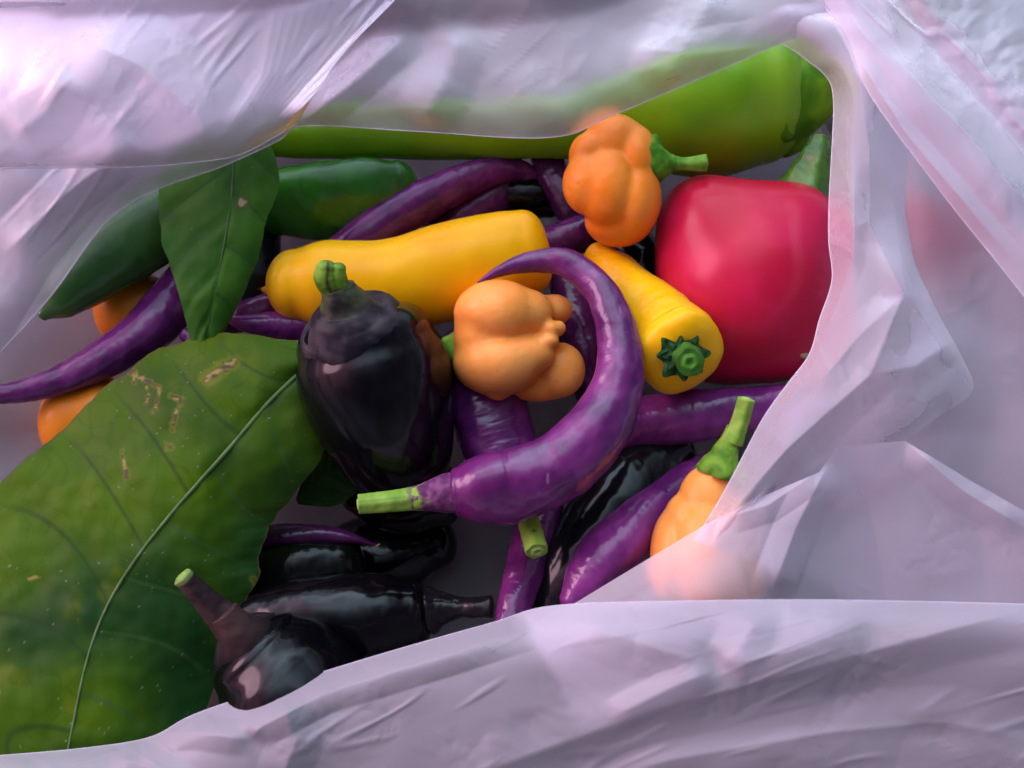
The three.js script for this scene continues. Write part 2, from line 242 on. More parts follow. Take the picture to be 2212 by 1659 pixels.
  // right outer wall
  parts.push(['side_wall', sheet([
    [[1700, 150, 2.6], [1790, 330, 2.0], [1800, 560, 1.8], [1790, 780, 1.8], [1700, 960, 1.6], [1650, 1200, 1.2]],
    [[1860, 80, 5.6], [1930, 320, 5.4], [1950, 560, 5.0], [1960, 780, 5.0], [1900, 980, 4.6], [1850, 1300, 2.6]],
    [[2050, 0, 6.2], [2080, 300, 5.8], [2110, 560, 5.3], [2130, 780, 5.2], [2120, 1000, 4.8], [2100, 1330, 2.6]],
    [[2330, -60, 5.0], [2340, 260, 5.2], [2350, 560, 5.0], [2360, 800, 4.8], [2360, 1040, 4.4], [2380, 1360, 2.4]],
    [[2750, -160, -2.6], [2760, 220, -2.6], [2780, 560, -2.6], [2780, 820, -2.6], [2800, 1080, -2.6], [2820, 1420, -2.6]],
  ], 110, 140, { waves: [[0.5, 300, 200, 0.35]], facets: [[0.4, 260, 200, 0.15, 4]] }), M.film]);
  // right collar turned outwards
  parts.push(['side_collar', sheet([
    [[1610, 55, 7.0], [1690, 95, 7.4], [1745, 132, 7.5], [1788, 170, 7.5], [1800, 215, 7.4], [1798, 300, 7.3], [1791, 430, 7.3], [1790, 520, 7.3], [1797, 605, 7.3], [1770, 690, 7.4], [1748, 765, 7.4], [1700, 830, 7.3], [1650, 900, 7.2], [1605, 985, 7.1], [1565, 1060, 7.0], [1525, 1128, 6.9], [1500, 1170, 6.8]],
    [[1680, 10, 8.0], [1740, 60, 8.3], [1790, 105, 8.4], [1830, 165, 8.4], [1845, 230, 8.3], [1842, 310, 8.2], [1840, 430, 8.2], [1846, 520, 8.2], [1856, 600, 8.3], [1840, 700, 8.4], [1815, 785, 8.4], [1765, 855, 8.2], [1710, 930, 8.0], [1660, 1010, 7.9], [1612, 1075, 7.8], [1565, 1135, 7.6], [1540, 1180, 7.4]],
    [[1770, 0, 7.8], [1810, 45, 8.4], [1850, 110, 8.5], [1880, 180, 8.4], [1890, 250, 8.2], [1890, 330, 7.9], [1885, 430, 7.7], [1905, 520, 7.8], [1945, 610, 8.2], [1930, 730, 8.3], [1895, 820, 8.2], [1840, 890, 7.9], [1770, 960, 7.7], [1715, 1030, 7.5], [1660, 1085, 7.3], [1610, 1150, 7.1], [1590, 1200, 6.9]],
    [[1860, -20, 7.2], [1890, 50, 7.8], [1915, 130, 7.8], [1930, 210, 7.5], [1930, 290, 7.2], [1930, 370, 7.0], [1935, 450, 6.9], [1960, 540, 7.0], [2010, 650, 7.3], [2050, 760, 7.2], [2000, 880, 7.1], [1910, 945, 7.0], [1830, 1000, 6.9], [1770, 1060, 6.8], [1710, 1110, 6.6], [1660, 1170, 6.4], [1640, 1220, 6.2]],
    [[1930, -30, 6.4], [1950, 60, 7.0], [1965, 150, 7.0], [1970, 240, 6.7], [1965, 320, 6.4], [1958, 400, 6.2], [1958, 470, 6.1], [1985, 590, 6.3], [2050, 730, 6.4], [2102, 838, 6.3], [2020, 905, 6.2], [1950, 965, 6.1], [1880, 1030, 6.0], [1830, 1090, 5.9], [1760, 1140, 5.7], [1720, 1200, 5.6], [1700, 1250, 5.5]],
  ], 110, 300, { creases: [[[[1850, 100], [1878, 330], [1880, 480], [1950, 640], [1880, 810], [1700, 970], [1540, 1150]], 60, 0.4, 1.4], [[[1900, 240], [1930, 430], [1955, 620], [2080, 840]], 50, 0.2, 1.3], [[[1846, 330], [1842, 560], [1770, 760], [1650, 960]], 30, 0.14, 1.3], [[[1950, 640], [1860, 720], [1740, 860]], 44, 0.2, 1.3], [[[1880, 810], [1980, 790], [2070, 730]], 46, 0.2, 1.3]], waves: [[1.2, 400, 120, 0.12]], facets: [[1.4, 460, 110, 0.12, 5]], lines: [[1.3, 400, 50, 0.04, 6]] }), M.film]);
  // back right corner, crumpled
  parts.push(['corner_panel', sheet([
    [[1700, -60, 7.8], [1800, 40, 8.3], [1865, 180, 8.5], [1935, 285, 8.6], [2040, 425, 8.5], [2140, 550, 8.3], [2260, 700, 8], [2420, 880, 7]],
    [[1760, -100, 8.6], [1850, 20, 9.0], [1920, 130, 9.2], [2000, 235, 9.3], [2110, 370, 9.2], [2210, 490, 9.0], [2320, 640, 8.6], [2480, 820, 7.6]],
    [[1830, -150, 8.5], [1920, -20, 8.9], [2000, 90, 9.0], [2080, 190, 9.1], [2190, 310, 9.0], [2290, 430, 8.8], [2390, 580, 8.4], [2550, 760, 7.4]],
    [[1950, -220, 7.9], [2040, -90, 8.2], [2120, 10, 8.3], [2210, 110, 8.3], [2320, 220, 8.2], [2420, 340, 8], [2520, 480, 7.6], [2680, 660, 6.6]],
    [[2300, -500, -2.6], [2420, -350, -2.6], [2520, -230, -2.6], [2620, -120, -2.6], [2720, 0, -2.6], [2820, 150, -2.6], [2900, 300, -2.6], [3000, 480, -2.6]],
  ], 130, 220, { creases: [[[[1830, 90], [1960, 290], [2212, 590]], 30, 0.2], [[[1900, 90], [2080, 280], [2250, 480]], 70, 0.35]], waves: [[0.8, 500, 160, 0.2]], facets: [[0.85, 300, 130, 0.16, 6]], lines: [[0.85, 240, 50, 0.05, 3]], crumple: 1 }), M.film]);
  // front right panel
  parts.push(['front_corner_panel', sheet([
    [[1120, 1352, 5.4], [1230, 1310, 5.8], [1400, 1207, 6.9], [1525, 1132, 7.3], [1640, 1075, 7.6], [1770, 1020, 7.9], [1808, 965, 8.1], [1955, 952, 7.9], [2100, 1040, 7.5], [2330, 1170, 7]],
    [[1150, 1390, 5.6], [1260, 1340, 6.1], [1430, 1250, 7.2], [1555, 1185, 7.5], [1665, 1130, 7.7], [1775, 1080, 7.7], [1845, 1030, 7.4], [1965, 1010, 7.5], [2105, 1090, 7.2], [2330, 1210, 6.8]],
    [[1200, 1450, 6.0], [1310, 1400, 6.5], [1480, 1320, 7.4], [1610, 1270, 7.6], [1710, 1215, 7.2], [1775, 1170, 6.9], [1880, 1110, 6.5], [1985, 1100, 6.7], [2120, 1170, 6.2], [2330, 1280, 6.2]],
    [[1250, 1560, 5.6], [1360, 1520, 6.0], [1530, 1450, 6.5], [1650, 1420, 6.5], [1760, 1390, 6.2], [1840, 1350, 5.7], [1920, 1330, 5.4], [2010, 1320, 5.3], [2130, 1340, 5.3], [2330, 1400, 5.2]],
  ], 100, 220, { creases: [[[[1790, 1000], [1720, 1140], [1660, 1300]], 50, 0.4], [[[1955, 955], [2080, 1060], [2230, 1150]], 46, 0.4], [[[1560, 1120], [1660, 1090], [1780, 1010]], 40, 0.3]], lin: true, waves: [[0.6, 360, 160, 0.12]], facets: [[0.5, 330, 200, 0.16, 7]], lines: [[0.6, 300, 60, 0.025, 2]] }), M.film]);
  // front flap
  parts.push(['front_flap', sheet([
    [[-260, 1650, 5.4], [0, 1632, 5.5], [190, 1615, 5.6], [325, 1592, 5.7], [420, 1543, 6.0], [600, 1482, 6.3], [830, 1411, 6.6], [1060, 1346, 7.0], [1200, 1308, 7.3], [1500, 1298, 8.3], [1800, 1296, 8.5], [2212, 1305, 8.5], [2420, 1312, 8.2]],
    [[-260, 1690, 6.1], [0, 1668, 6.2], [190, 1655, 6.3], [335, 1640, 6.5], [450, 1595, 6.9], [620, 1535, 7.3], [840, 1465, 7.7], [1070, 1400, 8.0], [1220, 1360, 8.3], [1500, 1345, 8.9], [1800, 1343, 9.1], [2212, 1350, 9.1], [2420, 1360, 8.7]],
    [[-260, 1760, 6.2], [0, 1750, 6.4], [190, 1740, 6.5], [345, 1725, 6.7], [480, 1690, 7.0], [650, 1640, 7.3], [860, 1570, 7.7], [1080, 1500, 8.1], [1240, 1450, 8.4], [1500, 1430, 8.9], [1800, 1425, 9.0], [2212, 1430, 8.9], [2420, 1440, 8.5]],
    [[-260, 1880, 5.2], [0, 1870, 5.4], [190, 1860, 5.5], [360, 1850, 5.7], [520, 1830, 6.0], [700, 1800, 6.3], [900, 1740, 6.8], [1100, 1670, 7.2], [1260, 1620, 7.5], [1500, 1580, 7.9], [1800, 1560, 8.0], [2212, 1560, 7.9], [2420, 1570, 7.5]],
    [[-280, 2000, 3.6], [0, 1990, 3.8], [190, 1985, 4], [370, 1975, 4.2], [540, 1960, 4.5], [720, 1930, 4.8], [920, 1890, 5.2], [1120, 1840, 5.6], [1280, 1800, 5.9], [1500, 1760, 6.2], [1800, 1740, 6.4], [2212, 1740, 6.4], [2430, 1740, 6]],
    [[-320, 2250, -2.6], [0, 2240, -2.6], [190, 2240, -2.6], [380, 2235, -2.6], [560, 2230, -2.6], [740, 2220, -2.6], [940, 2200, -2.6], [1140, 2180, -2.6], [1300, 2160, -2.6], [1500, 2140, -2.6], [1800, 2130, -2.6], [2212, 2130, -2.6], [2450, 2130, -2.6]],
  ], 150, 320, { creases: [[[[540, 1600], [560, 1572], [700, 1497], [960, 1418], [1200, 1340]], 46, 0.4], [[[900, 1720], [1106, 1645], [1406, 1535], [1706, 1455], [2181, 1325], [2400, 1280]], 80, 0.30, 1.4], [[[1300, 1680], [1456, 1640], [1806, 1580], [2031, 1560], [2300, 1610]], 85, 0.32, 1.4], [[[1220, 1330], [1380, 1390], [1551, 1440]], 70, 0.3], [[[1551, 1440], [1700, 1410], [1900, 1330]], 60, 0.3], [[[1551, 1445], [1440, 1490], [1300, 1560]], 40, 0.3], [[[320, 1590], [420, 1580], [560, 1600]], 40, 0.3], [[[600, 1500], [640, 1600], [600, 1700]], 60, 0.3], [[[1640, 1320], [1600, 1400], [1560, 1440]], 60, 0.25], [[[240, 1630], [330, 1660], [420, 1720]], 50, 0.3]], waves: [[-0.3, 520, 220, 0.2], [-0.35, 700, 90, 0.03, 2]], facets: [[-0.3, 420, 180, 0.11, 8]], lines: [[-0.4, 300, 60, 0.05, 3], [0.6, 200, 50, 0.03, 7]] }), M.film]);
  for (const p of parts.slice(2)) { // the thin welded rim along the mouth of each sheet
    if (p[0] === 'side_wall' || p[0] === 'front_corner_panel') continue;
    const pa = p[1].attributes.position, n = p[1].userData.nv, pts = [];
    for (let j = 0; j <= n; j += 2) pts.push(new THREE.Vector3().fromBufferAttribute(pa, j));
    p[3] = [['rim', new THREE.TubeGeometry(new THREE.CatmullRomCurve3(pts), n, 0.00012, 6), M.hem]];
  }
  thing('plastic_bag', 'translucent white plastic bag with its mouth open around the peppers', 'plastic bag', parts);
}

// ---------------------------------------------------------------- leaves
function leaf(mid, left, right, o) {
  const nt = o.nt ?? 200, ns = o.ns ?? 160, n = mid.length - 1, get = (arr, f) => [0, 1, 2].map((k) => lerpArr(arr.map((p) => p[k]), f));
  const at = (t, s) => {
    const f = t * n, m = get(mid, f), e = get(s < 0 ? left : right, f), a = Math.abs(s), wob = 1 + (0.035 * N(t * 15, s > 0 ? 3 : 9) + 0.012 * N(t * 42, s > 0 ? 5 : 2)) * a * a;
    return [mix(m[0], e[0], a * wob), mix(m[1], e[1], a * wob), mix(m[2], e[2], a) + (o.cup ?? 0) * a * (1 - a) * 4];
  };
  const vein = (t, s) => { let best = 9; const sl = s < 0 ? 0 : 0.5; for (let k = -1; k < (o.veins ?? 8); k++) { const t0 = (k + sl) / (o.veins ?? 8) - 0.02, tt = t0 + Math.abs(s) * (o.sweep ?? 0.16) * (1 + 0.3 * Math.abs(s)); best = Math.min(best, Math.abs(t - tt)); } return best; };
  const g = gridGeo(nt, ns, (i, j) => {
    const t = i / nt, s = (j / ns) * 2 - 1, q = at(t, s), v = vein(t, s);
    const h = q[2] + (o.quilt ?? 0.08) * (sst(0, 0.06, v) - 0.5) * sst(0, 0.15, Math.abs(s)) + 0.22 * N(q[0] / 160, q[1] / 160, o.seed) + 0.05 * N(q[0] / 40, q[1] / 40, o.seed);
    return [spot(q[0], q[1], h), o.color(t, s, v, q[0], q[1])];
  }, { flip: o.flip });
  const rib = [];
  for (let i = 0; i <= 12; i++) { const q = at(i / 12, 0); rib.push([q[0], q[1], q[2] + 0.22 * N(q[0] / 160, q[1] / 160, o.seed) + (o.ribUp ?? 0.02), mix(o.rib[0], o.rib[1], i / 12)]); }
  const cell = 0; return [g, sweep(rib, { capA: 0.6, capB: 0.6, seg: 90, rad: 14, lump: [0.03, 6, 2], color: (t, a, p) => mixc(o.ribCol[0], o.ribCol[1], sst(-0.3, 0.3, fbm(p.x * 300, p.y * 300, p.z * 300, 2))) })];
}
const cellular = (x, y) => { const ix = Math.floor(x), iy = Math.floor(y); let a = 9, b = 9; for (let i = -1; i < 2; i++) for (let j = -1; j < 2; j++) { const hx = ix + i, hy = iy + j, r = (k) => { const s = Math.sin(hx * 127.1 + hy * 311.7 + k * 74.7) * 43758.5453; return s - Math.floor(s); }; const d = Math.hypot(hx + r(1) - x, hy + r(2) - y); if (d < a) { b = a; a = d; } else if (d < b) b = d; } return b - a; };
{
  const blots = [[[448, 818], [466, 806], [506, 780], 17], [[262, 785], [300, 815], [345, 838], 6], [[345, 838], [343, 858], [332, 892], 5], [[372, 855], [390, 862], [372, 930], 7], [[288, 800], [290, 830], [283, 800], 5], [[262, 975], [268, 1000], [275, 1030], 6], [[362, 962], [368, 968], [362, 966], 8], [[60, 1250], [75, 1248], [90, 1248], 4], [[545, 1250], [550, 1258], [548, 1252], 8], [[315, 830], [320, 850], [318, 870], 3]];
  const [blade, rib] = leaf(
    [[738, 728, 4.8], [645, 808, 5.1], [565, 886, 5.2], [482, 985, 5.2], [400, 1075, 5.1], [330, 1160, 5.0], [265, 1250, 4.9], [220, 1335, 4.8], [190, 1420, 4.8], [165, 1530, 4.8], [140, 1660, 4.7], [125, 1790, 4.4]],
    [[742, 716, 4.8], [645, 735, 5.0], [545, 724, 5.0], [462, 720, 4.9], [385, 738, 4.7], [298, 782, 4.5], [215, 840, 4.3], [140, 918, 4.2], [30, 1012, 4.2], [-110, 1180, 4.3], [-150, 1450, 4.3], [110, 1800, 4.3]],
    [[748, 740, 4.8], [730, 840, 4.8], [708, 935, 4.6], [680, 1005, 4.4], [625, 1080, 4.2], [588, 1130, 4.1], [566, 1195, 4.0], [554, 1262, 3.9], [520, 1330, 3.8], [475, 1450, 3.5], [400, 1600, 3.5], [140, 1800, 4.3]],
    { nt: 330, ns: 260, cup: 0.25, veins: 8, sweep: 0.13, quilt: 0.07, seed: 1.5, rib: [5.5, 2.2], ribUp: 0.01, flip: true,
      ribCol: [[0.055, 0.11, 0.03], [0.11, 0.17, 0.06]],
      color: (t, s, v, x, y) => {
        const m = sst(-0.34, 0.42, 0.75 * fbm(x / 260, y / 260, 4.2, 3) + (s < 0 ? 0.02 - 0.22 * s : -0.03 - 0.12 * s));
        let c = mixc([0.013, 0.055, 0.011], [0.076, 0.158, 0.002], m);
        c = mixc(c, [0.13, 0.17, 0.005], 0.45 * sst(0.1, 0.4, fbm(x / 90, y / 90, 8.1, 3)) * (s < 0 ? 1 : 0.25));
        const cell = cellular(x / 60 + 0.9 * N(x / 70, y / 70, 4), y / 60 + 0.9 * N(x / 70, y / 70, 14)); c = mixc([0.02, 0.06, 0.008], c, mix(s < 0 ? 0.72 : 0.92, 1, sst(0.0, 0.1, cell)));
        const vl = sst(0.006, 0.001, v); c = mixc(c, s < 0 ? [0.02, 0.05, 0.012] : [0.045, 0.10, 0.03], 0.6 * vl * sst(1, 0.7, Math.abs(s)));
        const sp = N(x / 5.5, y / 5.5, 2) ; c = mixc(c, [0.30, 0.36, 0.28], 0.7 * sst(0.62, 0.75, sp));
        for (const b of blots) { const d = Math.min(seglen(x, y, b[0], b[1])[0], seglen(x, y, b[1], b[2])[0]) + 7 * N(x / 13, y / 13, 6) + 3 * N(x / 5, y / 5, 9), b3 = b[3] * 0.46; if (d < b3 * 3) { c = mixc(c, [0.20, 0.24, 0.012], 0.6 * sst(b3 * 3, b3, d)); c = mixc(c, [0.09, 0.06, 0.02], 0.6 * sst(b3 * 1.5, b3 * 1.1, d)); c = mixc(c, mixc([0.09, 0.07, 0.035], [0.32, 0.26, 0.08], sst(-0.15, 0.25, N(x / 22, y / 11, 3.4))), sst(b3 * 1.1, b3 * 0.6, d)); } }
        c = mixc(c, [0.12, 0.09, 0.03], 0.7 * sst(0.985, 1, Math.abs(s)));
        return c;
      } });
  thing('pepper_leaf', 'large yellowing green leaf with brown insect damage at the left of the bag', 'leaf', [['blade', blade, M.leaf, [['midrib', rib, M.stem]]]]);
}
{
  const [blade, rib] = leaf(
    [[500, 250, 6.2], [505, 330, 6.4], [502, 420, 6.3], [490, 500, 6.1], [475, 580, 5.8], [460, 650, 5.5], [448, 715, 5.0], [440, 780, 4.4]],
    [[395, 300, 5.7], [350, 370, 5.9], [342, 450, 5.9], [352, 530, 5.8], [376, 605, 5.5], [395, 670, 5.2], [412, 735, 4.7], [436, 785, 4.3]],
    [[570, 280, 6.1], [596, 345, 6.2], [600, 410, 6.1], [575, 478, 5.9], [562, 545, 5.6], [532, 622, 5.3], [494, 700, 4.8], [446, 785, 4.3]],
    { nt: 170, ns: 150, cup: 0.1, veins: 5, sweep: 0.12, quilt: 0.05, seed: 6.5, rib: [4.5, 2.5], ribUp: -0.03, flip: true,
      ribCol: [[0.03, 0.085, 0.02], [0.045, 0.11, 0.03]],
      color: (t, s, v, x, y) => {
        let c = mixc([0.036, 0.135, 0.016], [0.066, 0.195, 0.022], sst(-0.3, 0.3, fbm(x / 120, y / 120, 2.2, 4)));
        c = mixc(c, [0.03, 0.10, 0.03], 0.6 * sst(0.01, 0.002, v));
        c = mixc(c, [0.22, 0.3, 0.2], 0.6 * sst(0.64, 0.75, N(x / 6, y / 6, 4)));
        const d = Math.hypot(x - 523, y - 438) + 4 * N(x / 8, y / 8, 1); c = mixc(c, [0.10, 0.13, 0.03], sst(20, 12, d)); c = mixc(c, [0.42, 0.36, 0.2], sst(10, 7, d));
        return c;
      } });
  thing('pepper_leaf', 'smaller dark green leaf with a pale hole, hanging from the back edge of the plastic', 'leaf', [['blade', blade, M.leaf, [['midrib', rib, M.stem]]]]);
}
{
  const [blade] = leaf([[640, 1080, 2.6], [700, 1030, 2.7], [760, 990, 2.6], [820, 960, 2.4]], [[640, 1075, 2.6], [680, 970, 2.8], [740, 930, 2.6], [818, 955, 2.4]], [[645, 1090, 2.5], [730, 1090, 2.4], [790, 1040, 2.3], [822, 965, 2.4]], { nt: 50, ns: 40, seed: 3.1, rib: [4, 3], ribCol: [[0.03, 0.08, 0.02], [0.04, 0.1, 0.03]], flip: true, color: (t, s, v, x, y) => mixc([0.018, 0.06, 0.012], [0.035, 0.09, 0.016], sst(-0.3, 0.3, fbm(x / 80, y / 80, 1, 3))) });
  thing('pepper_leaf', 'small shaded green leaf showing between the big leaf and the standing black pepper', 'leaf', [['blade', blade, M.leaf]]);
}

// ---------------------------------------------------------------- stems and calyxes
const cStem = (purpleFrom = 2, seed = 0) => (t, a, p) => {
  let c = mixc(GREENSTEM[0], GREENSTEM[1], sst(-0.3, 0.3, fbm(p.x * 150 + seed, p.y * 150, p.z * 150, 3)));
  const n = fbm(p.x * 500, p.y * 500, p.z * 500, 3);
  c = mixc(c, [0.10, 0.03, 0.09], sst(purpleFrom - 0.12, purpleFrom + 0.12, t + 0.35 * n));
  const line = Math.abs(Math.sin(a * 2.5 + 0.8)); return mixc([0.05, 0.03, 0.04], c, purpleFrom < 1.5 ? mix(0.35, 1, sst(0.02, 0.14, line)) : mix(0.75, 1, sst(0, 0.3, line)));
};
// stem with its cut end (at the first point)
function stem(pts, o = {}) {
  const ridge = (t, a) => 1 + (o.ridge ?? 0.05) * Math.cos(a * 5 + 0.6);
  const g = sweep(pts, { capA: 'flat', capB: 0.2, seg: 50, rad: 36, shape: ridge, lump: [0.04, 5, 2], color: o.color ?? cStem(2) });
  const P = spot(...pts[0].slice(0, 3)), Q = spot(...pts[1].slice(0, 3)), r = pts[0][3] * grid2m(P), dir = P.clone().sub(Q).normalize();
  const q = new THREE.Quaternion().setFromUnitVectors(new THREE.Vector3(0, 0, 1), dir), K = o.cut ?? [0.30, 0.44, 0.10];
  const cut = gridGeo(10, 28, (i, j) => { const f = i / 10, a = j / 28 * Math.PI * 2, rr = r * 0.9 * f * (1 + 0.05 * Math.cos(a * 5 + 0.6)), z = r * (0.10 - 0.22 * Math.pow(f, 4) + 0.10 * Math.exp(-Math.pow((f - 0.45) / 0.13, 2)) - 0.16 * Math.exp(-f * f * 40)); return [new THREE.Vector3(rr * Math.cos(a), rr * Math.sin(a), z).applyQuaternion(q).add(P), K.map((c) => c * (0.75 + 0.5 * Math.exp(-Math.pow((f - 0.45) / 0.2, 2)))) ]; }, { wrap: true });
  return ['stem', g, M.stem, [['cut_end', cut, M.stem]]];
}
// calyx cap: rows from its scalloped rim to the stem
function calyx(pts, o = {}) {
  const k = o.lobes ?? 6;
  return ['calyx', sweep(pts, { capA: 0, capB: 0.2, seg: 46, rad: 72, shape: (t, a) => 1 + (o.wave ?? 0.16) * sst(0.5, 0, t) * Math.pow(Math.abs(Math.cos(a * k / 2 + (o.turn ?? 0))), 0.7) - 0.1 * sst(0.5, 0, t), lump: o.lump ?? [0.09, 3.2, 3], color: o.color ?? ((t, a, p) => { const n = fbm(p.x * 200, p.y * 200, p.z * 200, 3); return mixc(mixc([0.07, 0.19, 0.014], [0.17, 0.32, 0.03], sst(-0.25, 0.25, n)), [0.04, 0.12, 0.01], 0.6 * sst(0.15, 0.02, t)); }) }), M.calyx];
}

// ---------------------------------------------------------------- peppers on top of the pile
// hooked purple pepper
thing('purple_chili', 'glossy purple chili curled like a hook around the orange pepper, with a green cut stem', 'chili pepper', [
  ['body', sweep([[985, 1062, 6.0, 52], [1018, 1058, 6.0, 70], [1060, 1052, 6.0, 80], [1105, 1046, 6.0, 82], [1150, 1032, 6.1, 79], [1205, 1008, 6.2, 77], [1255, 968, 6.3, 73], [1296, 920, 6.4, 67], [1324, 865, 6.4, 60], [1338, 800, 6.45, 52], [1336, 735, 6.4, 47], [1322, 678, 6.4, 41], [1297, 628, 6.3, 36], [1260, 590, 6.2, 32], [1215, 567, 6.1, 30], [1165, 563, 6.0, 25], [1115, 572, 6.05, 19], [1070, 590, 6.05, 11], [1034, 609, 6.05, 3]], { capA: 0.3, dimpleA: 0.15, capB: 1, seg: 420, rad: 96, lump: [0.075, 1.25, 2], shape: (t, a, p) => { const w = sst(0.42, 0.12, t); return 1 + 0.045 * N(t * 9, Math.cos(a) * 1.2, Math.sin(a) * 1.2) + 0.05 * w * Math.cos(3 * a + 1 + 4 * t) + 0.02 * Math.cos(2 * a + 7 * t) - 0.05 * Math.exp(-Math.pow((t - 0.165) / 0.02, 2)) * (0.6 - 0.4 * Math.cos(a - 1)) + 0.006 * N(t * 40, a * 1.2, 4); }, color: (t, a, p, u) => { let c = cPurple(0.95, 2)(t, a, p); c = mixc(c, [0.105, 0.010, 0.095], 0.55 * sst(0.3, 0.1, t)); const s = N(p.x * 700, p.y * 700, p.z * 60); return mixc(c, [0.30, 0.16, 0.27], 0.5 * sst(0.66, 0.8, s)); } }), M.purple],
  calyx([[988, 1062, 6.0, 47], [974, 1064, 6.0, 45], [955, 1067, 6.0, 41], [925, 1072, 6.0, 32], [895, 1077, 6.0, 26]], { wave: 0.08, lump: [0.05, 5, 3], color: (t, a, p) => { const n = fbm(p.x * 300, p.y * 300, p.z * 300, 3); return mixc(mixc([0.09, 0.022, 0.08], [0.17, 0.05, 0.15], sst(-0.2, 0.2, n)), mixc(GREENSTEM[0], GREENSTEM[1], 0.6), sst(0.75, 1.0, t + 0.5 * n)); } }),
  stem([[775, 1089, 6.2, 21], [810, 1086, 6.15, 22], [850, 1082, 6.1, 23], [885, 1078, 6.0, 25], [930, 1072, 6.0, 29]], { color: cStem(0.78, 1) }),
], 'purple chilies in the bag');

// standing black pepper
thing('black_pepper', 'plump near-black pepper with a wrinkled grey calyx standing in front of the long yellow pepper', 'pepper', [
  ['body', sweep([[790, 738, 5.8, 150], [800, 775, 5.55, 163], [812, 820, 5.25, 167], [828, 880, 4.8, 158], [846, 940, 4.3, 141], [864, 1000, 3.8, 119], [880, 1060, 3.3, 88]], { capA: 0.5, dimpleA: 0, capB: 0.65, seg: 150, rad: 110, powA: 0.62, lump: [0.02, 0.7, 2], shape: (t, a) => 1 + 0.02 * Math.cos(3 * a + 0.5), color: (t, a, p) => cBlack([0.004, 0.003, 0.005])(t, a, p) }), M.black],
  calyx([[768, 722, 6.65, 122], [760, 703, 7.05, 112], [752, 686, 7.3, 86], [746, 664, 7.55, 62], [738, 642, 7.85, 47], [730, 622, 8.05, 38]], { lobes: 5, wave: 0.10, turn: 0.6, lump: [0.07, 3.2, 4], color: (t, a, p) => { const n = fbm(p.x * 130, p.y * 130, p.z * 130, 4); let c = mixc([0.012, 0.010, 0.015], [0.048, 0.038, 0.046], sst(-0.2, 0.3, n)); c = mixc(c, [0.065, 0.080, 0.035], 0.8 * sst(0.55, 1.0, t + 0.6 * n)); return mixc(c, [0.07, 0.10, 0.03], 0.8 * sst(0.26, 0.38, fbm(p.x * 90 + 9, p.y * 90, p.z * 90, 2))); } }),
  ...[[704, 26, 0], [730, 18, 1.7]].map(([x, w, ph]) => ['stem', sweep([[x + 14, 630, 8.1, w * 0.8], [x + 5, 612, 8.3, w], [x, 594, 8.55, w * 1.02], [x + 2, 578, 8.7, w * 0.86]], { capA: 0.5, capB: 0.7, seg: 40, rad: 40, lump: [0.03, 6, 2], color: (t, a, p) => { const n = fbm(p.x * 240, p.y * 240, p.z * 240, 3); return mixc([0.06, 0.035, 0.015], mixc([0.07, 0.17, 0.012], [0.17, 0.32, 0.03], sst(-0.25, 0.3, n + 0.2 * Math.cos(a))), sst(0.05, 0.3, Math.abs(Math.sin(a + ph)) + 0.2 * n)); } }), M.stem]),
], 'black peppers in the bag');

// central orange pepper with blunt lobes
const ORANGE = [[0.88, 0.29, 0.05], [0.95, 0.37, 0.09]];
thing('orange_pepper', 'bright orange pepper with several blunt lobes lying in the curl of the purple chili', 'habanero pepper', [
  ['body', blob(1100, 735, 5.0, 190, lobes([[-25, -56, 12, 94, 74, 92], [44, -56, 8, 50, 52, 60], [-25, 50, 15, 96, 70, 92], [-24, 98, 10, 30, 32, 34], [-62, 0, 5, 59, 74, 78], [30, 32, 32, 66, 44, 52], [82, 4, 40, 24, 17, 24], [88, -22, 34, 20, 18, 22], [108, -25, 28, 13, 15, 14], [98, -68, -32, 40, 34, 38], [60, -62, -34, 50, 38, 40], [112, 64, -26, 54, 60, 54], [60, 90, -40, 72, 44, 46]], 13), bcol(...ORANGE, 70), 112), M.orange],
  ['stem', sweep([[952, 742, 4.6, 12], [966, 744, 4.6, 22], [982, 748, 4.6, 40], [992, 750, 4.6, 46]], { capA: 0.5, seg: 20, rad: 24, lump: [0.08, 4, 2], color: cStem(2) }), M.stem],
], 'orange peppers in the bag');

// upper orange pepper
thing('orange_pepper', 'bright orange lobed pepper with a green stem resting against the large green pepper', 'habanero pepper', [
  ['body', blob(1322, 392, 5.6, 190, lobes([[5, -72, 0, 70, 72, 78], [-48, -52, 8, 46, 52, 60], [48, -40, 10, 52, 78, 78], [-52, 10, 22, 56, 66, 70], [-10, 20, 34, 66, 84, 72], [46, 40, 16, 58, 84, 80], [16, 82, -12, 74, 58, 70]], 10), bcol([0.84, 0.22, 0.016], [0.90, 0.28, 0.032], 70), 96), M.orange],
  calyx([[1398, 350, 6.1, 54], [1408, 352, 6.15, 58], [1422, 354, 6.2, 46], [1440, 354, 6.2, 28], [1456, 353, 6.2, 18]], { lobes: 5, wave: 0.2, color: (t, a, p) => mixc([0.05, 0.19, 0.012], [0.12, 0.30, 0.025], sst(-0.25, 0.25, fbm(p.x * 200, p.y * 200, p.z * 200, 3))) }),
  stem([[1526, 352, 6.3, 19], [1500, 354, 6.25, 16], [1475, 354, 6.2, 14], [1450, 353, 6.15, 17]], { color: (t, a, p) => mixc([0.08, 0.25, 0.015], [0.16, 0.36, 0.03], sst(-0.2, 0.2, fbm(p.x * 200, p.y * 200, p.z * 200, 3))) }),
], 'orange peppers in the bag');

